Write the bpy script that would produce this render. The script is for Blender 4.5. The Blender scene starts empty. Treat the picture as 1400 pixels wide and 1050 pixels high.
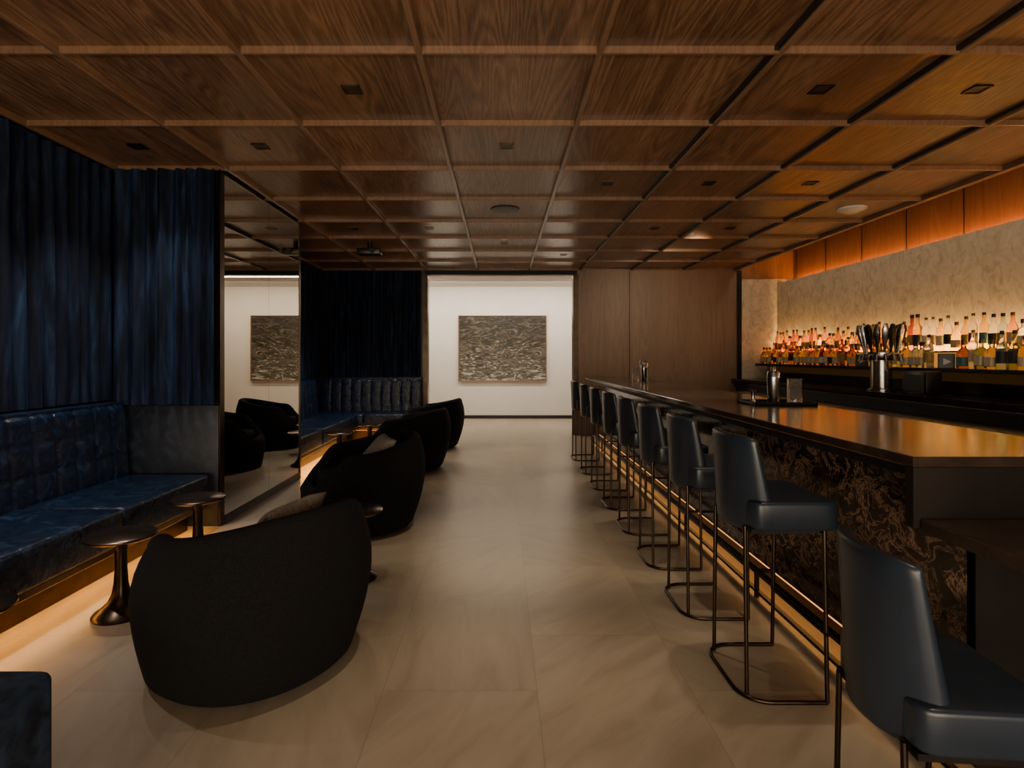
import bpy, bmesh, math, random
from mathutils import Vector, Matrix
random.seed(7)
R=math.radians
scene=bpy.context.scene
COL=scene.collection

# ---------------------------------------------------------------- materials
def new_mat(name):
    m=bpy.data.materials.new(name); m.use_nodes=True
    nt=m.node_tree; b=nt.nodes['Principled BSDF']
    return m,nt,b
def setp(b,**k):
    for n,v in k.items():
        n=n.replace('_',' ')
        if n in b.inputs: b.inputs[n].default_value=v
def ramp(nt,stops):
    r=nt.nodes.new('ShaderNodeValToRGB'); e=r.color_ramp.elements
    e[0].position=stops[0][0]; e[0].color=(*stops[0][1],1)
    e[1].position=stops[-1][0]; e[1].color=(*stops[-1][1],1)
    for p,c in stops[1:-1]:
        x=e.new(p); x.color=(*c,1)
    return r
def coords(nt,world=False,scale=(1,1,1),rot=(0,0,0)):
    mp=nt.nodes.new('ShaderNodeMapping'); mp.inputs['Scale'].default_value=scale; mp.inputs['Rotation'].default_value=rot
    if world:
        g=nt.nodes.new('ShaderNodeNewGeometry'); nt.links.new(g.outputs['Position'],mp.inputs['Vector'])
    else:
        g=nt.nodes.new('ShaderNodeTexCoord'); nt.links.new(g.outputs['Object'],mp.inputs['Vector'])
    return mp.outputs['Vector']
def noise(nt,vec,scale,detail=4,dist=0,rough=.5):
    n=nt.nodes.new('ShaderNodeTexNoise'); n.inputs['Scale'].default_value=scale; n.inputs['Detail'].default_value=detail
    n.inputs['Distortion'].default_value=dist; n.inputs['Roughness'].default_value=rough
    nt.links.new(vec,n.inputs['Vector']); return n
def mathf(nt):
    L=nt.links
    def mth(op,a,bv=None,c=None):
        n=nt.nodes.new('ShaderNodeMath'); n.operation=op
        for i,x in enumerate((a,bv,c)):
            if x is None: continue
            if isinstance(x,(int,float)): n.inputs[i].default_value=x
            else: L.new(x,n.inputs[i])
        return n.outputs[0]
    return mth
def bump(nt,b,h,strength=.2,dist=.01):
    bp=nt.nodes.new('ShaderNodeBump'); bp.inputs['Strength'].default_value=strength; bp.inputs['Distance'].default_value=dist
    nt.links.new(h,bp.inputs['Height']); nt.links.new(bp.outputs['Normal'],b.inputs['Normal'])
def mat_noise(name,stops,scale=5,rough=.5,metal=0,detail=4,dist=0,bs=0,bscale=None,bdist=.005,world=False,cscale=(1,1,1),**k):
    m,nt,b=new_mat(name); setp(b,Roughness=rough,Metallic=metal,**k)
    v=coords(nt,world,cscale); n=noise(nt,v,scale,detail,dist)
    r=ramp(nt,stops); nt.links.new(n.outputs['Fac'],r.inputs['Fac']); nt.links.new(r.outputs['Color'],b.inputs['Base Color'])
    if bs:
        n2=noise(nt,v,bscale or scale,3); bump(nt,b,n2.outputs['Fac'],bs,bdist)
    return m
def mat_emit(name,col,st,base=None):
    m,nt,b=new_mat(name); setp(b,Base_Color=(*(base or col),1),Roughness=.6)
    b.inputs['Emission Color'].default_value=(*col,1); b.inputs['Emission Strength'].default_value=st
    return m
def mat_wood(name,c0,c1,c2,cell=.86,ox=-.39,oy=2.75,axis='y',rough=.42,vertical=False,var=.5):
    m,nt,b=new_mat(name); L=nt.links; mth=mathf(nt)
    g=nt.nodes.new('ShaderNodeNewGeometry')
    sep=nt.nodes.new('ShaderNodeSeparateXYZ'); L.new(g.outputs['Position'],sep.inputs[0])
    fx=mth('FLOOR',mth('DIVIDE',mth('SUBTRACT',sep.outputs['X'],ox),cell))
    fy=mth('FLOOR',mth('DIVIDE',mth('SUBTRACT',sep.outputs['Y'],oy),cell))
    cb=nt.nodes.new('ShaderNodeCombineXYZ'); L.new(fx,cb.inputs[0]); 
    if not vertical: L.new(fy,cb.inputs[1])
    wn=nt.nodes.new('ShaderNodeTexWhiteNoise'); L.new(cb.outputs[0],wn.inputs['Vector'])
    sc=nt.nodes.new('ShaderNodeVectorMath'); sc.operation='MULTIPLY'
    L.new(g.outputs['Position'],sc.inputs[0])
    sc.inputs[1].default_value=(3.6,3.6,.22) if vertical else ((4.4,.30,1) if axis=='y' else (.26,3.8,1))
    off=nt.nodes.new('ShaderNodeVectorMath'); off.operation='SCALE'; off.inputs['Scale'].default_value=40
    L.new(wn.outputs['Color'],off.inputs[0])
    ad=nt.nodes.new('ShaderNodeVectorMath'); L.new(sc.outputs[0],ad.inputs[0]); L.new(off.outputs[0],ad.inputs[1])
    n1=noise(nt,ad.outputs[0],.9,2,.4)
    rings=mth('FRACT',mth('MULTIPLY',n1.outputs['Fac'],24))
    n2=noise(nt,ad.outputs[0],26,6,.1,.65)
    tri=mth('ABSOLUTE',mth('SUBTRACT',rings,.5))
    n3=noise(nt,ad.outputs[0],1.1,3,0)
    mixf=mth('ADD',mth('MULTIPLY',tri,.38),mth('ADD',mth('MULTIPLY',n2.outputs['Fac'],.52),mth('MULTIPLY',n3.outputs['Fac'],.42)))
    r=ramp(nt,[(.34,c0),(.57,c1),(.84,c2)]); L.new(mixf,r.inputs['Fac'])
    hs=nt.nodes.new('ShaderNodeHueSaturation'); L.new(r.outputs['Color'],hs.inputs['Color'])
    v=mth('ADD',mth('MULTIPLY',wn.outputs['Value'],var),1-var/2); L.new(v,hs.inputs['Value'])
    L.new(hs.outputs['Color'],b.inputs['Base Color']); setp(b,Roughness=rough)
    bump(nt,b,mixf,.05,.003)
    return m

M={}
M['ceil']=mat_wood('walnut ceiling',(.062,.029,.014),(.175,.092,.048),(.35,.20,.115),rough=.3,var=.45)
M['rib']=mat_wood('walnut rib',(.15,.08,.043),(.21,.117,.066),(.28,.16,.097),rough=.32,var=.1)
M['ribdark']=mat_wood('dark walnut batten',(.08,.042,.022),(.13,.07,.038),(.19,.105,.06),rough=.35,var=.1)
M['woodwall']=mat_wood('walnut wall',(.16,.098,.062),(.205,.13,.085),(.25,.165,.11),vertical=True,rough=.5,var=.12)
M['fascia']=mat_wood('walnut fascia',(.14,.058,.020),(.21,.09,.033),(.28,.125,.05),vertical=True,rough=.6,var=.15)
def mk_floor():
    m,nt,b=new_mat('limestone tiles'); L=nt.links; mth=mathf(nt)
    g=nt.nodes.new('ShaderNodeNewGeometry'); sep=nt.nodes.new('ShaderNodeSeparateXYZ'); L.new(g.outputs['Position'],sep.inputs[0])
    u=mth('DIVIDE',mth('SUBTRACT',sep.outputs['X'],.14-6.0),.6); ix=mth('FLOOR',u); fu=mth('FRACT',u)
    v=mth('ADD',mth('DIVIDE',mth('ADD',sep.outputs['Y'],6.3),.9),mth('MULTIPLY',mth('MODULO',ix,2),.5)); iy=mth('FLOOR',v); fv=mth('FRACT',v)
    du=mth('MULTIPLY',mth('MINIMUM',fu,mth('SUBTRACT',1,fu)),.6); dv=mth('MULTIPLY',mth('MINIMUM',fv,mth('SUBTRACT',1,fv)),.9)
    joint=mth('LESS_THAN',mth('MINIMUM',du,dv),.0014)
    cb=nt.nodes.new('ShaderNodeCombineXYZ'); L.new(ix,cb.inputs[0]); L.new(iy,cb.inputs[1])
    wn=nt.nodes.new('ShaderNodeTexWhiteNoise'); L.new(cb.outputs[0],wn.inputs['Vector'])
    rot=nt.nodes.new('ShaderNodeVectorRotate'); rot.rotation_type='Z_AXIS'; L.new(g.outputs['Position'],rot.inputs['Vector'])
    L.new(mth('MULTIPLY',mth('SUBTRACT',wn.outputs['Value'],.5),2.0),rot.inputs['Angle'])
    sc=nt.nodes.new('ShaderNodeVectorMath'); sc.operation='MULTIPLY'; sc.inputs[1].default_value=(4.5,1.0,1); L.new(rot.outputs[0],sc.inputs[0])
    off=nt.nodes.new('ShaderNodeVectorMath'); off.operation='SCALE'; off.inputs['Scale'].default_value=30; L.new(wn.outputs['Color'],off.inputs[0])
    ad=nt.nodes.new('ShaderNodeVectorMath'); L.new(sc.outputs[0],ad.inputs[0]); L.new(off.outputs[0],ad.inputs[1])
    n=noise(nt,ad.outputs[0],1.8,9,.8,.6)
    r=ramp(nt,[(.30,(.268,.217,.158)),(.5,(.325,.270,.202)),(.70,(.362,.304,.232))]); L.new(n.outputs['Fac'],r.inputs['Fac'])
    hs=nt.nodes.new('ShaderNodeHueSaturation'); L.new(r.outputs['Color'],hs.inputs['Color']); L.new(mth('ADD',mth('MULTIPLY',wn.outputs['Value'],.13),.93),hs.inputs['Value'])
    mx=nt.nodes.new('ShaderNodeMix'); mx.data_type='RGBA'; L.new(mth('MULTIPLY',joint,.6),mx.inputs[0]); L.new(hs.outputs['Color'],mx.inputs[6]); mx.inputs[7].default_value=(.17,.135,.10,1)
    L.new(mx.outputs[2],b.inputs['Base Color'])
    rr=nt.nodes.new('ShaderNodeMapRange'); rr.inputs['To Min'].default_value=.26; rr.inputs['To Max'].default_value=.40
    L.new(n.outputs['Fac'],rr.inputs['Value']); L.new(rr.outputs['Result'],b.inputs['Roughness'])
    return m
M['floor']=mk_floor()
def mk_plaster():
    m,nt,b=new_mat('feathered plaster'); L=nt.links
    v=coords(nt,True,(1,1.1,.8),(.6,.0,0)); n=noise(nt,v,9,7,1.1,.6)
    r=ramp(nt,[(.34,(.38,.325,.25)),(.5,(.50,.435,.345)),(.64,(.57,.50,.405))]); L.new(n.outputs['Fac'],r.inputs['Fac'])
    L.new(r.outputs['Color'],b.inputs['Base Color']); setp(b,Roughness=.65); bump(nt,b,n.outputs['Fac'],.2,.01); return m
M['plaster']=mk_plaster()
M['white']=mat_noise('white paint',[(.3,(.74,.70,.65)),(.7,(.78,.745,.69))],3,.8,world=True)
M['black']=mat_noise('black paint',[(.3,(.008,.007,.006)),(.7,(.014,.012,.011))],6,.4)
M['dark']=mat_noise('dark stained wood',[(.3,(.008,.006,.005)),(.7,(.016,.011,.009))],5,.5,cscale=(1,1,.1),Specular_IOR_Level=.25)
def mk_curtain():
    m,nt,b=new_mat('midnight velvet'); L=nt.links
    v=coords(nt,True,(1,1,.12)); n=noise(nt,v,14,5,.5,.62)
    r=ramp(nt,[(.36,(.0012,.0028,.008)),(.52,(.0040,.010,.027)),(.64,(.010,.025,.062)),(.76,(.020,.048,.105))]); L.new(n.outputs['Fac'],r.inputs['Fac'])
    L.new(r.outputs['Color'],b.inputs['Base Color']); setp(b,Roughness=.75); b.inputs['Specular IOR Level'].default_value=.18
    b.inputs['Sheen Weight'].default_value=.12; b.inputs['Sheen Tint'].default_value=(.05,.18,.7,1); b.inputs['Sheen Roughness'].default_value=.3
    n2=noise(nt,v,24,3); bump(nt,b,n2.outputs['Fac'],.3,.012); return m
M['curtain']=mk_curtain()
def mk_leather():
    m,nt,b=new_mat('navy creased leather'); L=nt.links; mth=mathf(nt)
    v=coords(nt,True,(1,1,1)); n=noise(nt,v,9,7,1.6,.6)
    r=ramp(nt,[(.3,(.002,.006,.017)),(.55,(.006,.016,.040)),(.72,(.021,.047,.098))]); L.new(n.outputs['Fac'],r.inputs['Fac'])
    L.new(r.outputs['Color'],b.inputs['Base Color']); setp(b,Roughness=.26)
    n2=noise(nt,v,12,6,1.8,.6); cr=mth('ABSOLUTE',mth('SUBTRACT',n2.outputs['Fac'],.5)); cr=mth('MINIMUM',mth('MULTIPLY',cr,9),1)
    bump(nt,b,cr,.28,.005); return m
M['leather']=mk_leather()
M['stoolleather']=mat_noise('slate blue leather',[(.3,(.013,.020,.032)),(.7,(.018,.027,.042))],6,.34,detail=3,bs=.08,bscale=220,bdist=.001)
M['velvet']=mat_noise('blue velvet',[(.35,(.004,.010,.024)),(.7,(.025,.055,.11))],14,.6,detail=6,dist=1,bs=.35,bscale=24)
M['boucle']=mat_noise('black boucle',[(.35,(.0025,.0025,.003)),(.7,(.0075,.0075,.0085))],170,.95,detail=3,bs=.7,bscale=170,bdist=.004,Specular_IOR_Level=.2)
M['pillow']=mat_noise('grey linen',[(.42,(.20,.185,.165)),(.5,(.34,.315,.28)),(.58,(.22,.2,.18))],22,.9,dist=2)
M['bronze']=mat_noise('dark bronze metal',[(.3,(.05,.035,.025)),(.7,(.085,.06,.042))],8,.3,metal=1)
M['railbronze']=mat_noise('darkened bronze rail',[(.3,(.03,.022,.017)),(.7,(.05,.037,.028))],8,.45,metal=1)
M['brass']=mat_noise('aged brass',[(.3,(.20,.13,.07)),(.7,(.28,.19,.10))],8,.3,metal=1)
M['blackmetal']=mat_noise('blackened steel',[(.3,(.02,.017,.015)),(.7,(.035,.03,.027))],8,.4,metal=.8)
M['tabletop']=mat_noise('dark bronze tabletop',[(.3,(.09,.06,.04)),(.7,(.15,.10,.07))],12,.25,metal=.9)
M['steel']=mat_noise('brushed steel',[(.3,(.35,.34,.33)),(.7,(.5,.49,.47))],20,.22,metal=1,cscale=(1,1,8))
M['steeldark']=mat_noise('dull steel',[(.3,(.05,.047,.044)),(.7,(.09,.085,.08))],10,.35,metal=.9)
M['stone']=mat_noise('dark slate blue leather panel',[(.3,(.006,.009,.015)),(.55,(.013,.018,.028)),(.75,(.028,.037,.052))],6,.45,detail=8,dist=1.5,bs=.3,bscale=18)
def mk_marble():
    m,nt,b=new_mat('dark veined marble'); L=nt.links; mth=mathf(nt)
    v=coords(nt,True,(1.0,1,1.3),(.7,.2,.3)); n=noise(nt,v,8,13,1.0,.74); n2=noise(nt,v,2.2,4,.8)
    ab=mth('ABSOLUTE',mth('SUBTRACT',n.outputs['Fac'],.5))
    r=ramp(nt,[(0,(.60,.46,.34)),(.007,(.30,.17,.10)),(.022,(.09,.048,.028)),(.06,(.028,.016,.011)),(.14,(.010,.007,.006))]); L.new(ab,r.inputs['Fac'])
    mk=ramp(nt,[(.36,(.15,.15,.15)),(.54,(1,1,1))]); L.new(n2.outputs['Fac'],mk.inputs['Fac'])
    mx=nt.nodes.new('ShaderNodeMix'); mx.data_type='RGBA'; L.new(mk.outputs['Color'],mx.inputs[0]); mx.inputs[6].default_value=(.010,.007,.006,1); L.new(r.outputs['Color'],mx.inputs[7])
    L.new(mx.outputs[2],b.inputs['Base Color']); setp(b,Roughness=.13); return m
M['marble']=mk_marble()
M['counter']=mat_noise('polished dark brown stone',[(.3,(.022,.014,.011)),(.6,(.038,.025,.019)),(.8,(.065,.045,.033))],9,.16,detail=6)
def mk_mirror():
    m,nt,b=new_mat('bronze mirror'); setp(b,Base_Color=(.50,.45,.38,1),Metallic=1,Roughness=.01); return m
M['mirror']=mk_mirror()
def mk_art():
    m,nt,b=new_mat('stormy sea painting'); L=nt.links
    v=coords(nt,False,(1.3,1,4.2)); n=noise(nt,v,2.6,12,2.4,.74)
    tc=nt.nodes.new('ShaderNodeTexCoord'); sp=nt.nodes.new('ShaderNodeSeparateXYZ'); L.new(tc.outputs['Object'],sp.inputs[0])
    ma=nt.nodes.new('ShaderNodeMath'); ma.operation='MULTIPLY_ADD'; ma.inputs[1].default_value=-.10; L.new(sp.outputs['Z'],ma.inputs[0]); L.new(n.outputs['Fac'],ma.inputs[2])
    r=ramp(nt,[(.40,(.014,.011,.007)),(.49,(.045,.038,.025)),(.54,(.14,.12,.085)),(.575,(.06,.045,.03)),(.61,(.36,.34,.30)),(.69,(.66,.63,.58))])
    L.new(ma.outputs[0],r.inputs['Fac']); L.new(r.outputs['Color'],b.inputs['Base Color']); setp(b,Roughness=.4); return m
M['art']=mk_art()
M['ledamber']=mat_emit('amber led',(1,.42,.10),1.5)
M['ledshelf']=mat_emit('amber lit acrylic',(1,.42,.06),.55,(.30,.13,.03))
M['ledunder']=mat_emit('dim amber panel',(1,.42,.06),.02,(.02,.010,.004))
M['ledcove']=mat_emit('orange led',(1,.36,.08),6)
M['whiteplastic']=mat_noise('white plastic',[(.3,(.6,.58,.54)),(.7,(.65,.63,.6))],5,.5)
M['mark']=mat_noise('pale print',[(.3,(.6,.6,.58)),(.7,(.7,.7,.68))],5,.6)
def glass(name,col,rough=.06,tr=.85):
    m,nt,b=new_mat(name); setp(b,Base_Color=(*col,1),Roughness=rough,IOR=1.35)
    b.inputs['Transmission Weight'].default_value=tr; return m
GL=[glass('amber whisky',(.88,.40,.08)),glass('clear spirit',(.92,.92,.86)),glass('brown liquor',(.66,.24,.05)),
    glass('olive glass',(.42,.46,.16)),glass('golden liqueur',(.97,.66,.16)),glass('pale blue glass',(.55,.7,.68)),glass('dark red liqueur',(.5,.10,.04))]
LB=[mat_noise('label '+n,[(.4,c),(.6,tuple(x*.8 for x in c))],30,.6) for n,c in (('cream',(.7,.6,.42)),('black',(.03,.03,.03)),('white',(.75,.73,.68)),('rust',(.3,.09,.04)),('teal',(.08,.2,.24)),('gold',(.5,.33,.1)))]
M['glass']=glass('clear glass',(.95,.95,.95),.02,.95)

# ---------------------------------------------------------------- mesh helpers
def bm_mesh(bm,name,smooth=True,ang=35):
    me=bpy.data.meshes.new(name); bmesh.ops.recalc_face_normals(bm,faces=bm.faces[:]); bm.to_mesh(me); bm.free()
    if smooth:
        for p in me.polygons: p.use_smooth=True
        me.set_sharp_from_angle(angle=R(ang))
    return me
def add_box(bm,x0,x1,y0,y1,z0,z1,bev=0,seg=2):
    r=bmesh.ops.create_cube(bm,size=1); vs=r['verts']
    for v in vs:
        v.co=Vector((x0+(v.co.x+.5)*(x1-x0),y0+(v.co.y+.5)*(y1-y0),z0+(v.co.z+.5)*(z1-z0)))
    if bev:
        es=list({e for v in vs for e in v.link_edges})
        bmesh.ops.bevel(bm,geom=es,offset=bev,segments=seg,profile=.5,affect='EDGES')
def m_box(x0,x1,y0,y1,z0,z1,bev=0,seg=2):
    bm=bmesh.new(); add_box(bm,x0,x1,y0,y1,z0,z1,bev,seg); return bm_mesh(bm,'box',smooth=bev>0)
def m_boxes(l):
    bm=bmesh.new()
    for b in l: add_box(bm,*b)
    return bm_mesh(bm,'boxes')
def m_lathe(prof,seg=24,sq=0,ox=0,oy=0):
    bm=bmesh.new(); rings=[]
    for r,z in prof:
        if r<1e-5: rings.append([bm.verts.new((ox,oy,z))]); continue
        ring=[]
        for i in range(seg):
            a=2*math.pi*i/seg; c,s=math.cos(a),math.sin(a)
            k=1
            if sq: 
                p=2+sq*6; k=(abs(c)**p+abs(s)**p)**(-1/p)
            ring.append(bm.verts.new((ox+r*k*c,oy+r*k*s,z)))
        rings.append(ring)
    for a,b in zip(rings,rings[1:]):
        if len(a)==1 and len(b)==1: continue
        for i in range(seg):
            j=(i+1)%seg
            if len(a)==1: bm.faces.new((a[0],b[i],b[j]))
            elif len(b)==1: bm.faces.new((a[i],a[j],b[0]))
            else: bm.faces.new((a[i],a[j],b[j],b[i]))
    for ring in (rings[0],rings[-1]):
        if len(ring)>1: bm.faces.new(ring)
    return bm_mesh(bm,'lathe',ang=40)
def m_tube(paths,r,res=4):
    cu=bpy.data.curves.new('c','CURVE'); cu.dimensions='3D'; cu.bevel_depth=r; cu.bevel_resolution=res; cu.use_fill_caps=True
    for pts,cyc in paths:
        s=cu.splines.new('POLY'); s.points.add(len(pts)-1)
        for p,q in zip(s.points,pts): p.co=(*q,1)
        s.use_cyclic_u=cyc
    o=bpy.data.objects.new('c',cu); COL.objects.link(o); bpy.context.view_layer.update()
    me=bpy.data.meshes.new_from_object(o.evaluated_get(bpy.context.evaluated_depsgraph_get()))
    bpy.data.objects.remove(o); 
    for p in me.polygons: p.use_smooth=True
    return me
def obj(name,me,mat,parent=None,loc=(0,0,0),rot=(0,0,0),**props):
    o=bpy.data.objects.new(name,me)
    if mat is not None:
        if not me.materials: me.materials.append(mat)
    o.location=loc; o.rotation_euler=rot; COL.objects.link(o)
    if parent: o.parent=parent
    for k,v in props.items(): o[k]=v
    return o
def thing(name,label,cat,loc=(0,0,0),rz=0,group=None):
    o=bpy.data.objects.new(name,None); o.empty_display_size=.1; o.location=loc; o.rotation_euler=(0,0,rz); COL.objects.link(o)
    o['label']=label; o['category']=cat
    if group: o['group']=group
    return o
def dup(o,loc,rz=0,label=None):
    def cp(s,par):
        n=s.copy(); COL.objects.link(n)
        if par is not None: n.parent=par
        for c in s.children: cp(c,n)
        return n
    n=cp(o,None); n.location=loc; n.rotation_euler=(0,0,rz)
    if label: n['label']=label
    return n
def struct(name,me,mat,label,cat='structure'):
    return obj(name,me,mat,kind='structure',label=label,category=cat)

H=2.74; CEIL=2.775
XC=[-2.97+.86*i for i in range(9)]
YC=[2.75+.86*i for i in range(-6,9)]
YB=9.63; Y0=-2.41
# ---------------------------------------------------------------- room shell
struct('floor',m_box(-7.5,5.2,Y0,12.35,-.1,0),M['floor'],'large tan limestone floor tiles','floor')
struct('ceiling',m_box(-3.2,3.91,Y0,YB+.15,CEIL,3.15),M['ceil'],'coffered walnut veneer ceiling panels','ceiling')
bm=bmesh.new()
for x in XC: add_box(bm,x-.015,x+.015 if x<3.9 else x,Y0,YB,H,CEIL+.005,.003,1)
struct('trim_1',bm_mesh(bm,'ribs'),M['rib'],'long walnut ceiling ribs','trim')
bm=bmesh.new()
for x in XC[5:]: add_box(bm,x-.034,x-.0148,Y0,YB,H+.012,CEIL+.004)  # black strips stand in for the shade on the ribs' unlit sides
struct('trim_rib_shade',bm_mesh(bm,'shade',False),M['black'],'black reveal lines painted in beside the long ceiling ribs','trim')
bm=bmesh.new()
for y in YC: add_box(bm,-2.97,3.905,y-.011,y+.011,H+.001,CEIL+.005,.003,1)
struct('trim_2',bm_mesh(bm,'ribs'),M['rib'],'crosswise walnut ceiling ribs','trim')
struct('wall_left',m_box(-3.2,-3.05,Y0,YB+.15,0,CEIL),M['black'],'dark wall behind the curtains','wall')
struct('wall_pier',m_box(-3.05,-2.17,4.5,6.19,0,CEIL),M['black'],'pier between the two lounge booths','wall')
struct('wall_back',m_box(1.27,4.0,YB,YB+.15,0,CEIL),M['woodwall'],'flat walnut wall panelling','wall')
struct('wall_booth',m_box(-3.05,-1.27,YB,YB+.15,0,CEIL),M['black'],'dark wall behind booth curtain','wall')
struct('wall_plaster_return',m_box(4.0,4.75,YB,YB+.15,0,3.15),M['plaster'],'textured pale plaster return wall','wall')
struct('wall_fascia_return',m_box(4.0,4.86,YB-.02,YB,2.60,3.10),M['fascia'],'walnut fascia return at the cove end','wall')
struct('wall_header',m_box(-1.27,1.27,YB,YB+.15,2.67,CEIL),M['dark'],'dark header over the opening','wall')
struct('trim_3',m_boxes([(-1.30,-1.22,YB-.02,YB+.17,0,2.67),(1.2,1.29,YB-.02,YB+.17,0,2.67)]),M['bronze'],'bronze jambs of the opening','trim')
struct('trim_4',m_boxes([(2.135,2.145,YB-.004,YB,0,H),(3.93,4.0,YB-.03,YB,0,H)]),M['dark'],'dark joints in the walnut wall','trim')
struct('wall_corridor',m_box(-7.5,5.0,12.2,12.35,0,2.78),M['white'],'warm white corridor wall','wall')
struct('ceiling_corridor',m_box(-7.5,5.0,YB+.15,12.2,2.78,2.9),M['white'],'white corridor ceiling','ceiling')
struct('wall_corridor_end',m_boxes([(-7.6,-7.5,YB,12.35,0,2.9),(5.0,5.1,YB,12.35,0,2.9)]),M['white'],'corridor end walls','wall')
struct('wall_corridor_side',m_boxes([(-7.5,-3.2,YB+.05,YB+.15,0,2.78)]),M['white'],'corridor near wall','wall')
struct('baseboard_corridor',m_box(-7.5,5.0,12.18,12.2,0,.07),M['black'],'black baseboard of the corridor','baseboard')
struct('wall_right',m_box(4.6,4.72,Y0,YB,0,2.52),M['plaster'],'feather textured pale plaster wall','wall')
struct('wall_fascia',m_box(4.86,4.95,Y0,YB,2.3,3.15),M['fascia'],'walnut fascia lit by an orange cove','wall')
bm=bmesh.new()
y=5.2-.86*6
while y<YB:
    add_box(bm,4.854,4.86,y,y+.008,2.4,3.1); y+=.86
struct('trim_5',bm_mesh(bm,'j',False),M['bronze'],'thin joints in the walnut fascia','trim')
struct('ceiling_cove',m_box(3.91,4.95,Y0,YB,3.10,3.15),M['dark'],'dark cove ceiling','ceiling')
struct('trim_6',m_box(3.87,3.93,Y0,YB,H-.005,3.1),M['ribdark'],'walnut ceiling edge above the bar','trim')
obj('cove_light_strip',m_box(4.75,4.78,Y0+.2,YB-.05,2.46,2.475),M['ledcove'],label='orange led strip hidden above the plaster wall',category='light strip')

for y0,y1 in ((4.50,5.364),(5.368,6.17)):
    t=thing('mirror_panel','tall bronze tinted mirror panel on the pier','mirror',(-2.17,(y0+y1)/2,0),0,'pier mirrors')
    h=(y1-y0)/2
    obj('mirror_glass',m_box(0,.015,-h,h,.07,H-.005),M['mirror'],t)
struct('trim_7',m_boxes([(-2.17,-2.15,4.5,6.19,0,.07),(-2.166,-2.153,4.43,4.499,0,H-.003),(-2.17,-2.15,6.165,6.20,0,H-.003)]),M['bronze'],'bronze edging of the mirrored pier','trim')
struct('wall_end_panel',m_box(-2.97,-2.168,4.43,4.5,0,.93,.006,2),M['stone'],'low dark blue leather panel on the pier','wall')

# ---------------------------------------------------------------- curtains
def curtain(name,p0,p1,z0,z1,nrm,label,seed):
    rnd=random.Random(seed); d=Vector(p1)-Vector(p0); Ln=d.length; d.normalize(); nv=Vector(nrm)
    bm=bmesh.new(); n=int(Ln/.006); prev=None
    zs=[z0+(z1-z0)*k/12 for k in range(13)]
    ph=rnd.random()*6; amps=[rnd.uniform(.5,1.2) for _ in range(200)]; pit=[rnd.choice((.08,.10,.12,.14)) for _ in range(400)]
    for i in range(n+1):
        s=Ln*i/n; idx=int(ph/(2*math.pi)); ph+=2*math.pi*(Ln/n)/pit[idx%400]
        fr=(ph/(2*math.pi))%1; A=.028*(amps[idx%200]*(1-fr)+amps[(idx+1)%200]*fr)
        col=[]
        for k,z in enumerate(zs):
            w=math.sin(ph+.35*math.sin(z*1.1+s*1.7)+.15*math.sin(z*2.7+s*4))
            q=Vector(p0)+d*s+nv*(A*w+.006*math.sin(z*1.2+s*7))
            col.append(bm.verts.new((q.x,q.y,z)))
        if prev:
            for k in range(12): bm.faces.new((prev[k],col[k],col[k+1],prev[k+1]))
        prev=col
    me=bm_mesh(bm,name,ang=80)
    return obj(name,me,M['curtain'],label=label,category='curtain')
curtain('curtain',(-2.99,.9,0),(-2.99,4.42,0),.97,H-.01,(1,0,0),'long midnight blue velvet curtain above the banquette',1)
curtain('curtain',(-2.94,4.395,0),(-2.17,4.395,0),.935,H-.01,(0,-1,0),'midnight blue velvet curtain above the end panel',2)
curtain('curtain',(-2.99,6.24,0),(-2.99,9.5,0),.97,H-.01,(1,0,0),'midnight blue velvet curtain along the rear booth',3)
curtain('curtain',(-2.93,9.58,0),(-1.33,9.58,0),.97,H-.01,(0,-1,0),'midnight blue velvet curtain closing the rear booth',4)

# ---------------------------------------------------------------- banquettes
def m_tuft(Ln,z0,z1,dep,w=.17,rows=3,puff=.015,lean=.06):
    bm=bmesh.new(); add_box(bm,0,dep-.012,0,Ln,z0,z1)
    nc=max(1,round(Ln/w)); w=Ln/nc; per=12; ns=nc*per; nz=36
    g=[]
    for i in range(ns+1):
        s=Ln*i/ns; row=[]
        for k in range(nz+1):
            v=k/nz; z=z0+(z1-z0)*v
            a=abs(math.sin(math.pi*s/w))**.3; b=abs(math.sin(math.pi*v*rows))**.25
            p=puff*(a*(.5+.5*b)) if 0<k<nz else 0
            top=-.05*max(0,(v-.9)/.1)**2
            row.append(bm.verts.new((dep+p+top+lean*(1-v)*.6,s,z)))
        g.append(row)
    for i in range(ns):
        for k in range(nz): bm.faces.new((g[i][k],g[i+1][k],g[i+1][k+1],g[i][k+1]))
    for i in range(ns):
        a,b=g[i][nz],g[i+1][nz]
        c=bm.verts.new((0,b.co.y,z1+.004)); d2=bm.verts.new((0,a.co.y,z1+.004)); bm.faces.new((a,b,c,d2))
    for side in (0,ns):
        c0=bm.verts.new((0,g[side][0].co.y,z0)); c1=bm.verts.new((0,g[side][0].co.y,z1+.004))
        bm.faces.new([c0]+g[side]+[c1])
    return bm_mesh(bm,'tuft',ang=70)
def m_seat(Ln,x0,x1,z0,z1,w=.85):
    bm=bmesh.new(); n=max(1,round(Ln/w)); w=Ln/n
    for i in range(n): add_box(bm,x0,x1,i*w+.002,(i+1)*w-.002,z0,z1,.024,4)
    return bm_mesh(bm,'seat',ang=50)
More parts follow.
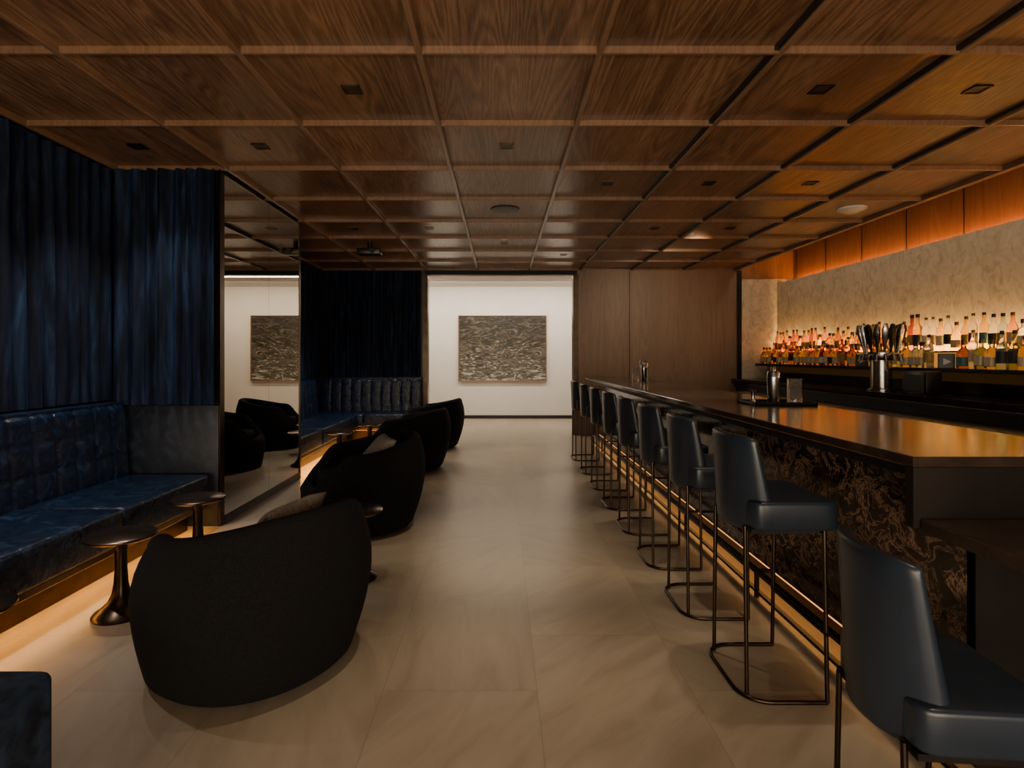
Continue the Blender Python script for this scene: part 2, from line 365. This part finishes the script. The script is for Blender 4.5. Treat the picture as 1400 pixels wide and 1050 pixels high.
def banquette(loc,rz,Ln,depth,label,zt=.96,rows=3):
    t=thing('banquette',label,'banquette seat',loc,rz,'booth banquettes')
    obj('seat',m_seat(Ln,.1,depth,.21,.42),M['leather'],t)
    obj('backrest',m_tuft(Ln,.40,zt,.10,rows=rows),M['leather'],t)
    obj('plinth',m_box(.03,depth-.16,.01,Ln-.01,0,.21),M['bronze'],t)
    obj('under_seat_rail',m_box(depth-.16,depth-.02,.0,Ln,.17,.21,.004,1),M['brass'],t,label='brass rail under the seat edge')
    obj('light_strip',m_box(depth-.155,depth-.145,.05,Ln-.05,.15,.165),M['ledamber'],t,label='warm led strip under the seat')
    return t
banquette((-2.93,1.4,0),0,2.94,.74,'navy creased leather banquette with stitched grid back, lit underneath')
banquette((-2.93,6.22,0),0,2.62,.74,'navy leather banquette in the rear booth',rows=1)
banquette((-2.93,9.54,0),R(-90),1.62,.66,'navy leather banquette across the end of the rear booth',rows=1)

t=thing('ottoman','square dark blue velvet ottoman with seamed top','ottoman',(-1.62,1.28,0))
obj('cushion',m_box(-.36,.36,-.36,.36,.06,.42,.03,4),M['velvet'],t)
obj('base',m_box(-.31,.31,-.31,.31,0,.062),M['black'],t)

# ---------------------------------------------------------------- armchairs
def sstep(a,b,x):
    t=min(1,max(0,(x-a)/(b-a))); return t*t*(3-2*t)
def m_shell():
    bm=bmesh.new(); N=96; rings=[]
    for i in range(N):
        th=2*math.pi*i/N; t=abs((th+math.pi)%(2*math.pi)-math.pi)
        bk=1-sstep(R(5),R(125),t); op=sstep(R(118),R(160),t)
        top=(.60+.11*bk)*(1-op)+.36*op
        c,s=math.cos(th),math.sin(th); p=2.15; k=(abs(c/ .46)**p+abs(s/.46)**p)**(-1/p)
        pts=[]
        def rad(z):
            u=z/.70
            return .84+.16*math.sin(min(1,u*1.75)*math.pi/2)-.18*max(0,(u-.55)/.45)**2.2
        for z in [.015,.025,.05,.09,.14,.20,.27,.34,.41,.48,.54,.59,.63,.66]:
            zz=z/.66*(top-.05) if z>.03 else z
            r=k*rad(zz*(.70/max(top,.5)) if zz>.3 else zz)
            if z==.015: r*=.92
            elif z==.025: r*=.96
            pts.append((r,zz))
        ro=pts[-1][0]; th_w=.10
        for a in (18,36,54,72,90,110,132,156):
            pts.append((ro-th_w/2+th_w/2*math.cos(R(a)),top-.05+.05*math.sin(R(a))))
        pts.append((ro-th_w,top-.055))
        zi=min(top-.06,.32)
        for q in (.33,.66,1): pts.append((ro-th_w-.02*q*(1-op),(top-.055)*(1-q)+zi*q))
        ring=[bm.verts.new((r*c+.10*(z-.33),r*s,z)) for r,z in pts]; rings.append(ring)
    M_=len(rings[0])
    for i in range(N):
        a,b=rings[i],rings[(i+1)%N]
        for k in range(M_-1): bm.faces.new((a[k],b[k],b[k+1],a[k+1]))
    bm.faces.new([r[0] for r in rings]); 
    cv=bm.verts.new((0,0,.31))
    for i in range(N): bm.faces.new((rings[i][-1],rings[(i+1)%N][-1],cv))
    return bm_mesh(bm,'shell',ang=60)
def m_cush(r,z0,z1,ox=0):
    h=(z1-z0)/2; zc=(z0+z1)/2; prof=[(0,z0)]
    for a in range(-80,81,16): prof.append((r-h*.8+h*.8*math.cos(R(a)),zc+h*math.sin(R(a))))
    prof.append((0,z1+.01)); return m_lathe(prof,40,.15,ox)
sh=m_shell(); cs=m_cush(.31,.32,.43,-.03)
ch=thing('armchair','black boucle barrel armchair with curved wraparound back','armchair',(-1.04,2.47,0),R(-34),'lounge armchairs')
obj('shell',sh,M['boucle'],ch); obj('seat_cushion',cs,M['boucle'],ch)
obj('base',m_lathe([(.27,0),(.28,.018)],32),M['black'],ch)
A=[(-1.06,4.45,R(25)),(-1.06,6.75,R(-10)),(-1.00,8.33,R(-10))]
for x,y,a in A: dup(ch,(x,y,0),a)
def pillow(loc,rot):
    bm=bmesh.new(); n=16; g={}
    for sgn in (1,-1):
        for i in range(n+1):
            for j in range(n+1):
                u=i/n*2-1; v=j/n*2-1
                h=.05*(max(0,(1-u**4)*(1-v**4)))**.5
                if sgn==-1 and (i in(0,n) or j in (0,n)): g[(sgn,i,j)]=g[(1,i,j)]; continue
                pin=1-.06*(1-abs(u*v))
                g[(sgn,i,j)]=bm.verts.new((u*.15*pin,v*.17*pin,sgn*h))
        for i in range(n):
            for j in range(n):
                bm.faces.new((g[(sgn,i,j)],g[(sgn,i+1,j)],g[(sgn,i+1,j+1)],g[(sgn,i,j+1)]))
    return obj('throw_pillow',bm_mesh(bm,'pillow',ang=80),M['pillow'],loc=loc,rot=rot,label='grey linen square throw pillow resting in the armchair',category='pillow',group='armchair pillows')
pillow((-.95,2.52,.562),(R(8),R(-48),R(-34)))
pillow((-.96,4.50,.562),(R(4),R(-48),R(25)))

# ---------------------------------------------------------------- side tables
tb=thing('side_table','small round bronze pedestal table with flared foot','side table',(-1.92,2.92,0),0,'pedestal side tables')
obj('tabletop',m_lathe([(0,.385),(.145,.385),(.162,.395),(.162,.402),(.155,.407),(0,.407)],48),M['tabletop'],tb)
obj('pedestal',m_lathe([(.0,0),(.128,0),(.13,.008),(.122,.02),(.09,.04),(.06,.07),(.042,.11),(.033,.16),(.028,.24),(.029,.32),(.036,.36),(.06,.385),(0,.385)],40),M['bronze'],tb)
for x,y in ((-1.93,3.68),(-.86,3.40),(-1.93,6.9),(-1.75,7.7),(-1.93,2.06)): 
    dup(tb,(x,y,0))

# ---------------------------------------------------------------- bar
BX=1.30; BXR=2.07; BY0=1.82; BY1=8.9; BZ=.985
bar=thing('bar_counter','long dark stone topped bar with veined dark marble front','bar counter',(0,0,0))
obj('countertop',m_box(BX,BXR,BY0,BY1,BZ-.035,BZ,.004,1),M['counter'],bar)
obj('end_apron',m_box(BX,BXR,BY0+.002,BY0+.04,.76,BZ-.035),M['dark'],bar)
obj('front_panel',m_box(1.5,1.55,BY0+.01,BY1-.02,.12,BZ-.035),M['marble'],bar)
obj('body',m_box(1.55,1.98,BY0+.04,BY1-.02,.0,BZ-.035),M['dark'],bar)
obj('end_panel',m_box(1.5,2.0,BY0+.005,BY0+.04,.0,.76),M['dark'],bar)
obj('under_top_rail',m_box(1.34,1.5,BY0+.04,BY1-.05,BZ-.075,BZ-.035),M['dark'],bar)
obj('toe_kick',m_box(1.53,1.56,BY0+.01,BY1-.02,0,.12),M['bronze'],bar)
obj('light_strip',m_box(1.505,1.515,BY0+.05,BY1-.05,.108,.118),M['ledamber'],bar,label='warm led strip under the marble front')
bm=bmesh.new(); add_box(bm,1.37,1.40,BY0-.1,BY1-.05,.13,.155,.004,1); add_box(bm,1.37,1.40,BY0-.1,BY1-.05,.03,.045,.003,1)
y=BY0+.1
while y<BY1: add_box(bm,1.375,1.395,y,y+.02,0,.14); add_box(bm,1.38,1.52,y,y+.02,.135,.15); y+=1.2
obj('foot_rail',bm_mesh(bm,'rail'),M['railbronze'],bar)
obj('lowered_counter',m_box(BX+.02,2.3,.35,BY0-.002,.75,.79,.004,1),M['counter'],bar)
obj('lowered_counter_support',m_box(2.1,2.2,.4,BY0-.01,0,.75),M['dark'],bar)

# stools
def m_back(z0,z1,hw):
    bm=bmesh.new(); levels=[]
    V=[(0,.6),(.02,.9),(.05,1),(.2,1),(.35,1),(.5,1),(.65,1),(.8,1),(.93,1),(.97,.94),(.99,.8),(1,.5)]
    for v,tk in V:
        z=z0+(z1-z0)*v; w=hw+.007*v; wrap=.115-.06*v; t=(.072-.032*v)*tk; xc=-.125-.03*v
        loop=[]; n=18
        def pt(u,side):
            x=xc+wrap*abs(u)**2.6; y=w*u
            dx=wrap*2.6*abs(u)**1.6*math.copysign(1,u); dy=w; l=math.hypot(dx,dy); nx,ny=dy/l,-dx/l
            tt=t/2*max(0,1-abs(u)**18)**.5
            zz=z-.012*abs(u)**6*v
            return (x+side*nx*tt,y+side*ny*tt,zz)
        us=[math.sin(math.pi/2*(-1+2*i/n)) for i in range(n+1)]
        for u in us: loop.append(bm.verts.new(pt(u,-1)))
        for u in reversed(us[1:-1]): loop.append(bm.verts.new(pt(u,1)))
        levels.append(loop)
    n=len(levels[0])
    for a,b in zip(levels,levels[1:]):
        for i in range(n): j=(i+1)%n; bm.faces.new((a[i],a[j],b[j],b[i]))
    for lp in (levels[0],levels[-1]):
        m=n//2
        for i in range(m):
            a,b,c,d=lp[i],lp[i+1],lp[(n-i-1)%n],lp[(n-i)%n]
            vs=[]
            for q in (a,b,c,d):
                if q not in vs: vs.append(q)
            if len(vs)>2: bm.faces.new(vs)
    return bm_mesh(bm,'back',ang=60)
def m_pad(x0,x1,hy,z0,z1):
    bm=bmesh.new(); cx=(x0+x1)/2; hx=(x1-x0)/2; N=64; rings=[]
    prof=[(.96,z0),(.99,z0+.004),(1,z0+.010),(1,z1-.014),(.995,z1-.006),(.98,z1-.001),(.94,z1+.001),(.75,z1+.003),(.5,z1+.004),(.25,z1+.005)]
    for q,z in prof:
        ring=[]
        for i in range(N):
            a=2*math.pi*i/N; c,s=math.cos(a),math.sin(a); p=11
            k=(abs(c)**p+abs(s)**p)**(-1/p)
            ring.append(bm.verts.new((cx+c*k*(hx-(1-q)*hy if q>.9 else hx*q),s*k*hy*q,z)))
        rings.append(ring)
    for a,b in zip(rings,rings[1:]):
        for i in range(N): j=(i+1)%N; bm.faces.new((a[i],a[j],b[j],b[i]))
    bm.faces.new(rings[0]); bm.faces.new(rings[-1])
    return bm_mesh(bm,'pad',ang=60)
def stool(loc,label,sz,grp,rz=0):
    tall=sz>.7
    st=thing('bar_stool' if tall else 'counter_chair',label,'bar stool' if tall else 'chair',loc,rz,grp)
    obj('backrest',m_back(sz-.13,sz+.24 if tall else sz+.32,.18 if tall else .165),M['stoolleather'],st)
    obj('seat',m_pad(-.12,.21,.215 if tall else .2,sz-.11,sz-.004),M['stoolleather'],st)
    r=.008; cr=.11
    loop=[(.15,-.22,r)]
    for i in range(9):
        a=R(-90-90*i/8); loop.append((-.05+cr*math.cos(a),-.22+cr+cr*math.sin(a),r))
    for i in range(9):
        a=R(180-90*i/8); loop.append((-.05+cr*math.cos(a),.22-cr+cr*math.sin(a),r))
    loop.append((.15,.22,r))
    obj('base_frame',m_tube([(loop,False)],r),M['bronze'],st)
    if tall: obj('footrest',m_tube([([(.15,-.22,.26),(.15,.22,.26)],False)],r),M['bronze'],st)
    for (x,y) in ((.15,-.22),(.15,.22),(-.13,-.17),(-.13,.17)):
        obj('leg',m_tube([([(x,y,r),(x,y*.9,sz-.105)],False)],r),M['bronze'],st)
    obj('under_seat_ring',m_box(-.12,.17,-.19,.19,sz-.125,sz-.108),M['blackmetal'],st)
    return st
st=stool((1.07,2.38,0),'slate blue leather bar stool with low back and thin bronze frame',.755,'bar stools')
for y in (3.07,3.74,4.42,5.10,5.82,6.58,7.42): dup(st,(1.07,y,0),0)
stool((1.09,1.50,0),'lower slate blue leather chair at the lowered counter',.50,None,R(-5))

# bar top objects
tr=thing('serving_tray','shallow dark rectangular bar tray','tray',(1.84,3.86,BZ))
obj('tray_base',m_boxes([(-.2,.2,-.14,.14,0,.006),(-.2,.2,-.14,-.132,0,.022),(-.2,.2,.132,.14,0,.022),(-.2,-.192,-.14,.14,0,.022),(.192,.2,-.14,.14,0,.022)]),M['blackmetal'],tr)
sk=thing('cocktail_shaker','polished steel cocktail shaker standing on the tray','shaker',(1.80,3.82,BZ+.007))
obj('shaker_body',m_lathe([(0,0),(.032,0),(.034,.005),(.041,.17),(.041,.175),(0,.175)],32),M['steel'],sk)
obj('shaker_cap',m_lathe([(.041,.175),(.039,.20),(.034,.212),(.016,.215),(.015,.238),(.012,.244),(0,.246)],32),M['steel'],sk)
mg=thing('mixing_glass','cut crystal mixing glass standing on the tray','glass',(1.93,3.80,BZ+.007))
obj('glass_body',m_lathe([(0,0),(.043,0),(.046,.01),(.046,.155),(.05,.165),(.047,.165),(.042,.155),(.042,.015),(0,.012)],28),M['glass'],mg)
jg=thing('jigger','small steel jigger on the tray','jigger',(1.70,3.9,BZ+.007))
obj('jigger_body',m_lathe([(0,0),(.02,0),(.01,.035),(.022,.085),(.019,.085),(0,.04)],20),M['steel'],jg)
for i,(x,y,k) in enumerate(((1.88,7.6,0),(2.0,7.9,1),(1.80,7.75,2))):
    if k==0: dup(sk,(x,y,BZ),0,'steel cocktail shaker standing on the bar top')
    elif k==1:
        f=thing('bar_faucet','tall curved steel faucet on the bar top','faucet',(x,y,BZ))
        obj('spout',m_tube([([(0,0,0),(0,0,.22)]+[(-.05+.05*math.cos(R(a)),0,.22+.05*math.sin(R(a))) for a in range(15,181,15)]+[(-.1,0,.17)],False)],.011),M['steel'],f)
        obj('faucet_base',m_lathe([(0,0),(.03,0),(.028,.02),(.015,.03),(0,.03)],20),M['steel'],f)
    else: dup(mg,(x,y,BZ),0,'clear mixing glass standing on the bar top')

# ---------------------------------------------------------------- back bar
nu=7; yA=2.6; W=(9.55-yA)/nu
cb0=thing('back_bar_cabinet','dark under-counter cabinet with steel handle','cabinet',(3.88,yA,0),0,'back bar cabinets')
obj('cabinet_body',m_box(.02,.70,.003,W-.003,.0,.90),M['dark'],cb0)
d=obj('door',m_box(0,.02,.01,W-.01,.10,.88,.003,1),M['steeldark'],cb0)
obj('handle',m_tube([([(-.0,W*.2,.80),(-.03,W*.2,.80),(-.03,W*.8,.80),(0,W*.8,.80)],False)],.006),M['steel'],d)
for i in range(1,nu): dup(cb0,(3.88,yA+W*i,0))
obj('back_bar_worktop',m_box(3.82,4.6,yA,9.6,.90,.945,.004,1),M['counter'],label='dark polished stone back bar worktop',category='worktop')
sf=thing('bottle_shelf','lower bottle display shelf with dark edge','shelf',(0,0,0),0,'bottle shelves')
obj('tier_board',m_box(4.20,4.418,yA+.1,9.55,1.155,1.19,.003,1),M['dark'],sf)
obj('lit_panel',m_box(4.40,4.41,yA+.1,9.55,1.06,1.153),M['ledunder'],sf,label='dark amber panel under shelf')
obj('shelf_base',m_box(4.395,4.418,yA+.1,9.55,.947,1.06),M['dark'],sf)
sf2=thing('bottle_shelf','upper bottle display shelf with glowing amber riser','shelf',(0,0,0),0,'bottle shelves')
obj('tier_board',m_box(4.42,4.6,yA+.1,9.55,1.345,1.36,.003,1),M['dark'],sf2)
obj('lit_panel',m_box(4.42,4.43,yA+.1,9.55,1.192,1.344),M['ledshelf'],sf2,label='glowing amber riser')
obj('shelf_body',m_box(4.432,4.6,yA+.1,9.55,.945,1.344),M['dark'],sf2)
strip=thing('shelf_light_strip','slim amber led strip along the wall behind bottles','light strip',(0,0,0))
obj('strip_body',m_box(4.582,4.598,yA+.1,9.55,1.361,1.372),M['ledamber'],strip)

ub=thing('underbar_station','dull steel underbar work station','work station',(2.5,2.6,0))
obj('station_body',m_box(0,.5,0,4.4,.1,.86,.005,1),M['steeldark'],ub)
obj('station_top',m_box(-.01,.52,-.01,4.41,.86,.885,.004,1),M['steeldark'],ub)
obj('splash',m_box(.5,.53,0,4.4,.885,.97),M['dark'],ub)
obj('station_feet',m_boxes([(0.03,.07,.05,.09,0,.1),(.43,.47,.05,.09,0,.1),(0.03,.07,4.3,4.34,0,.1),(.43,.47,4.3,4.34,0,.1)]),M['steeldark'],ub)

# bottles
BK=[
 ([(0,0),(.034,0),(.037,.006),(.037,.17),(.032,.195),(.015,.225),(.013,.275),(0,.275)],.27,.015,.025,(.0376,.05,.14),0),
 ([(0,0),(.036,0),(.039,.006),(.039,.14),(.035,.155),(.014,.175),(.013,.21),(0,.21)],.205,.018,.03,(.0397,.03,.11),.6),
 ([(0,0),(.040,0),(.043,.01),(.042,.12),(.03,.165),(.015,.19),(.014,.23),(0,.23)],.225,.017,.028,(.0438,.03,.095),0),
 ([(0,0),(.030,0),(.032,.006),(.033,.20),(.028,.22),(.014,.245),(.013,.30),(0,.30)],.295,.014,.02,(.0337,.06,.15),0),
 ([(0,0),(.039,0),(.042,.008),(.042,.12),(.038,.145),(.016,.17),(.015,.20),(0,.20)],.195,.02,.035,(.0426,.025,.095),.8),
 ([(0,0),(.036,0),(.039,.006),(.040,.21),(.036,.24),(.016,.265),(.015,.33),(0,.33)],.325,.018,.03,(.0407,.06,.16),0),
]
S=1.12
KM=[]
for prof,cz,cr_,chh,(lr,l0,l1),sq in BK:
    prof=[(a*S,b*S) for a,b in prof]; cz*=S; cr_*=S; chh*=S; lr*=S; l0*=S; l1*=S
    KM.append((prof,m_lathe([(0,cz),(cr_,cz),(cr_,cz+chh),(cr_*.88,cz+chh+.004),(0,cz+chh+.004)],14),(lr,l0,l1),sq))
cache={}
def bottle(k,g,l,loc,group):
    key=(k,g,l)
    if key in cache: 
        b,c,lb=cache[key]
        b2=b.copy(); COL.objects.link(b2); b2.location=loc; b2['group']=group
        for q in (c,lb): q2=q.copy(); COL.objects.link(q2); q2.parent=b2
        b2.rotation_euler=(0,0,random.uniform(-.08,.08))
        return
    prof,capm,(lr,l0,l1),sq=KM[k]
    me=m_lathe(prof,20,sq); me.materials.append(GL[g])
    names=['amber','clear','brown','olive green','golden','pale blue','dark red']
    b=obj('liquor_bottle',me,None,loc=loc,label=f'{names[g]} liquor bottle with paper label on the lit shelf',category='bottle',group=group)
    cm=capm.copy(); cm.materials.clear(); cm.materials.append(M['black'] if (k+g)%2 else M['brass'])
    c=obj('bottle_cap',cm,None,b)
    lm=m_lathe([(lr,l0),(lr,l1)],20,sq); lm.materials.append(LB[l]); lb=obj('bottle_label',lm,None,b)
    cache[key]=(b,c,lb)
lw=[0,0,0,1,2,3,4,5,5]
combos=[(random.randrange(5),g,random.choice(lw)) for g in (0,0,0,0,1,1,2,2,2,3,4,4,4,5,6) for _ in range(2)]
def fill(x,z,y0,y1,group,skip=(),upper=False):
    y=y0
    while y<y1:
        k,g,l=random.choice(combos)
        far=y>6.6
        if far and g in (1,5,3): g=random.choice((0,4,2))
        if (not far) and g in (2,0,6) and random.random()<.75: g=random.choice((1,1,4,3,5))
        if upper and not far and random.random()<.6: k=random.choice((5,3,0))
        if not any(a<y<b for a,b in skip): bottle(k,g,l,(x+random.uniform(-.01,.01),y,z),group)
        y+=random.uniform(.102,.112)
SK=((5.45,5.72),(6.75,7.02))
fill(4.30,1.191,3.9,9.45,'bottles on the lower shelf',SK)
fill(4.51,1.361,3.9,9.45,'bottles on the upper shelf',(),True)

tp=thing('tap_tower','round steel beer tap tower with a fan of tap handles','beer tap',(3.98,6.05,.945))
obj('column',m_lathe([(0,0),(.13,0),(.13,.02),(.10,.03),(.10,.32),(.155,.34),(.16,.36),(.16,.40),(.12,.41),(0,.41)],36),M['steel'],tp)
for i in range(16):
    a=2*math.pi*i/16; c,s=math.cos(a),math.sin(a)
    p0=(c*.14,s*.14,.375); p1=(c*.19,s*.19,.38); p2=(c*.205,s*.205,.31)
    tap=obj('tap',m_tube([([p0,p1,p2],False)],.012,2),M['steel'],tp)
    me=m_lathe([(0,0),(.010,0),(.013,.05),(.028,.17),(.030,.24),(.018,.29),(0,.30)],10,.2)
    obj('tap_handle',me,M['steel'] if i%3 else M['black'],tap,loc=(c*.15,s*.15,.40),rot=(0,R(6+5*(i%2)),a))
def arrowbox(loc,s,label):
    t=thing('black_display_box',label,'box',loc,R(-35))
    obj('box_body',m_box(-s/2,s/2,-s/2,s/2,0,s*1.1,.004,1),M['black'],t)
    bm=bmesh.new(); vs=[bm.verts.new(p) for p in ((-.20*s,-s/2-.002,.25*s),(.28*s,-s/2-.002,.5*s),(-.20*s,-s/2-.002,.75*s))]; bm.faces.new(vs)
    obj('arrow_mark',bm_mesh(bm,'tri',False),M['mark'],t)
arrowbox((4.30,5.58,1.19),.13,'small black box with pale triangular mark between the bottles')
arrowbox((4.30,6.88,1.19),.13,'small black box with pale triangular mark between the bottles')
eq=thing('glass_chiller','low dark countertop glass chiller','appliance',(4.03,5.50,.945))
obj('chiller_body',m_box(-.10,.05,-.16,.16,0,.22,.01,2),M['steeldark'],eq); obj('chiller_door',m_box(-.11,-.10,-.14,.14,.03,.19,.004,1),M['black'],eq)

# ---------------------------------------------------------------- art
ar=thing('framed_artwork','large stormy sea painting in thin walnut frame','painting',(.03,12.2,1.485))
obj('canvas',m_box(-.915,.915,-.035,-.005,-.675,.675),M['art'],ar)
w=.93; h=.69
obj('frame',m_boxes([(-w,w,-.05,0,h-.016,h),(-w,w,-.05,0,-h,-h+.016),(-w,-w+.016,-.05,0,-h,h),(w-.016,w,-.05,0,-h,h)]),M['rib'],ar)

# ---------------------------------------------------------------- ceiling fixtures
def spot(x,y,z,e,size=70,col=(1,.78,.54),tgt=None,blend=.9,rad=.03):
    l=bpy.data.lights.new('spot','SPOT'); l.energy=e; l.spot_size=R(size); l.spot_blend=blend; l.color=col; l.shadow_soft_size=rad
    o=bpy.data.objects.new('spot_lamp',l); o.location=(x,y,z); COL.objects.link(o)
    if tgt: o.rotation_euler=(Vector(tgt)-Vector((x,y,z))).to_track_quat('-Z','Y').to_euler()
    return o
dl=thing('downlight','small square recessed black downlight','downlight',(.04,4.04,CEIL),0,'ceiling downlights')
obj('housing',m_boxes([(-.05,.05,-.05,-.04,-.008,0),(-.05,.05,.04,.05,-.008,0),(-.05,-.04,-.05,.05,-.008,0),(.04,.05,-.05,.05,-.008,0)]),M['bronze'],dl)
obj('lens',m_box(-.04,.04,-.04,.04,-.004,-.001),M['black'],dl)
DL=[(-.82,3.18),(-1.68,4.04),(-2.54,4.04),(1.76,3.18),(2.62,3.18),(.9,4.9),(1.76,4.9),(2.62,4.9),(-.82,6.62),(.04,7.48),(1.76,6.62),(2.62,6.62),(.9,8.34),(-1.68,6.62)]
for x,y in DL: dup(dl,(x,y,CEIL))
sp=thing('ceiling_speaker','round bronze ceiling speaker','speaker',(.04,5.76,CEIL),0,'ceiling speakers')
obj('speaker_grille',m_lathe([(0,-.012),(.12,-.012),(.14,-.008),(.145,0),(0,0)],36),M['black'],sp)
dup(sp,(.04,8.9,CEIL))
sd=thing('smoke_detector','round white smoke detector','smoke detector',(3.48,5.74,CEIL))
obj('detector_body',m_lathe([(0,-.045),(.06,-.045),(.085,-.03),(.13,-.015),(.135,0),(0,0)],36),M['whiteplastic'],sd)
sd2=thing('sprinkler_head','small white sprinkler cover','sprinkler',(.04,7.2,CEIL)); obj('cover',m_lathe([(0,-.015),(.04,-.012),(.045,0),(0,0)],24),M['whiteplastic'],sd2)
pj=thing('security_camera','small dark ceiling mounted camera','camera',(-1.68,7.4,CEIL))
obj('mount',m_lathe([(0,-.10),(.03,-.10),(.03,0),(0,0)],16),M['bronze'],pj); obj('camera_body',m_box(-.15,.15,-.08,.08,-.17,-.09,.015,3),M['steeldark'],pj)
obj('camera_lens',m_lathe([(0,0),(.03,0),(.03,.03),(0,.03)],20),M['black'],pj,loc=(.05,-.08,-.13),rot=(R(90),0,0))

# ---------------------------------------------------------------- lights
def area(loc,sx,sy,e,col,rot=(0,0,0)):
    l=bpy.data.lights.new('area','AREA'); l.shape='RECTANGLE'; l.size=sx; l.size_y=sy; l.energy=e; l.color=col
    o=bpy.data.objects.new('area_lamp',l); o.location=loc; o.rotation_euler=rot; COL.objects.link(o); return o
AMB=(1,.43,.08)
area((-2.27,2.9,.14),.04,2.9,10,AMB); area((-2.27,7.5,.14),.04,2.4,14,AMB)
area((1.46,5.4,.105),.03,7.0,4.2,(1,.46,.12))
area((4.55,6.1,1.39),.04,6.8,190,(1,.52,.14),(R(180),R(40),0))
area((4.815,4,2.475),.02,11,85,(1,.33,.03),(R(180),R(12),0))
area((4.0,5.0,2.86),.05,9,13,(1,.74,.48),(0,R(-18),0))
area((0,11.3,2.76),6,.15,105,(1,.86,.70),(R(18),0,0)); area((-4.5,11.3,2.76),3,.15,50,(1,.86,.7),(R(18),0,0))
area((0,10.4,2.76),2.0,.4,30,(1,.84,.66))
spot(2.4,6.6,2.7,110,70,tgt=(2.4,9.7,1.5),blend=1)
for x,y,e in ((.04,4.04,105),(.04,7.48,110),(-.82,3.18,22),(.45,3.0,55),(.04,5.76,70),(-.82,6.62,22),(-.1,2.0,85),(.04,8.9,50)):
    spot(x,y,2.73,e,48)
for x,y,e in ((1.76,3.18,95),(1.76,4.9,85),(1.76,6.62,80),(1.76,8.2,45)): spot(x,y,2.73,e,48)
for x,y,e in ((1.35,1.5,55),(1.25,2.5,52),(1.25,3.6,46),(1.25,4.7,42),(1.25,6.2,42)): spot(x,y,2.73,e,36)
for x,y in ((-2.5,4.0),(-2.5,3.2),(-2.5,2.3)): spot(x,y,2.73,70,84,(1,.90,.82))
for x,y,e in ((-2.3,7.4,75),(-2.1,8.2,70)): spot(x,y,2.73,e,100,(1,.90,.82))  # spots added to brighten the dark rear booth curtains
area((0,-1.9,.8),4.5,1.2,205,(1,.80,.58),(R(118),0,0))  # added fill lamp behind the camera, aimed up to lift the ceiling
w=bpy.data.worlds.new('world'); scene.world=w; w.use_nodes=True
w.node_tree.nodes['Background'].inputs[0].default_value=(1,.82,.66,1); w.node_tree.nodes['Background'].inputs[1].default_value=.13

cam=bpy.data.cameras.new('cam'); co=bpy.data.objects.new('camera',cam); COL.objects.link(co)
co.location=(0,0,1.3); co.rotation_euler=(R(90),0,0)
cam.sensor_width=36; cam.lens=790/1400*36; cam.shift_x=15/1400; cam.shift_y=-37/1400; cam.clip_start=.05
scene.camera=co
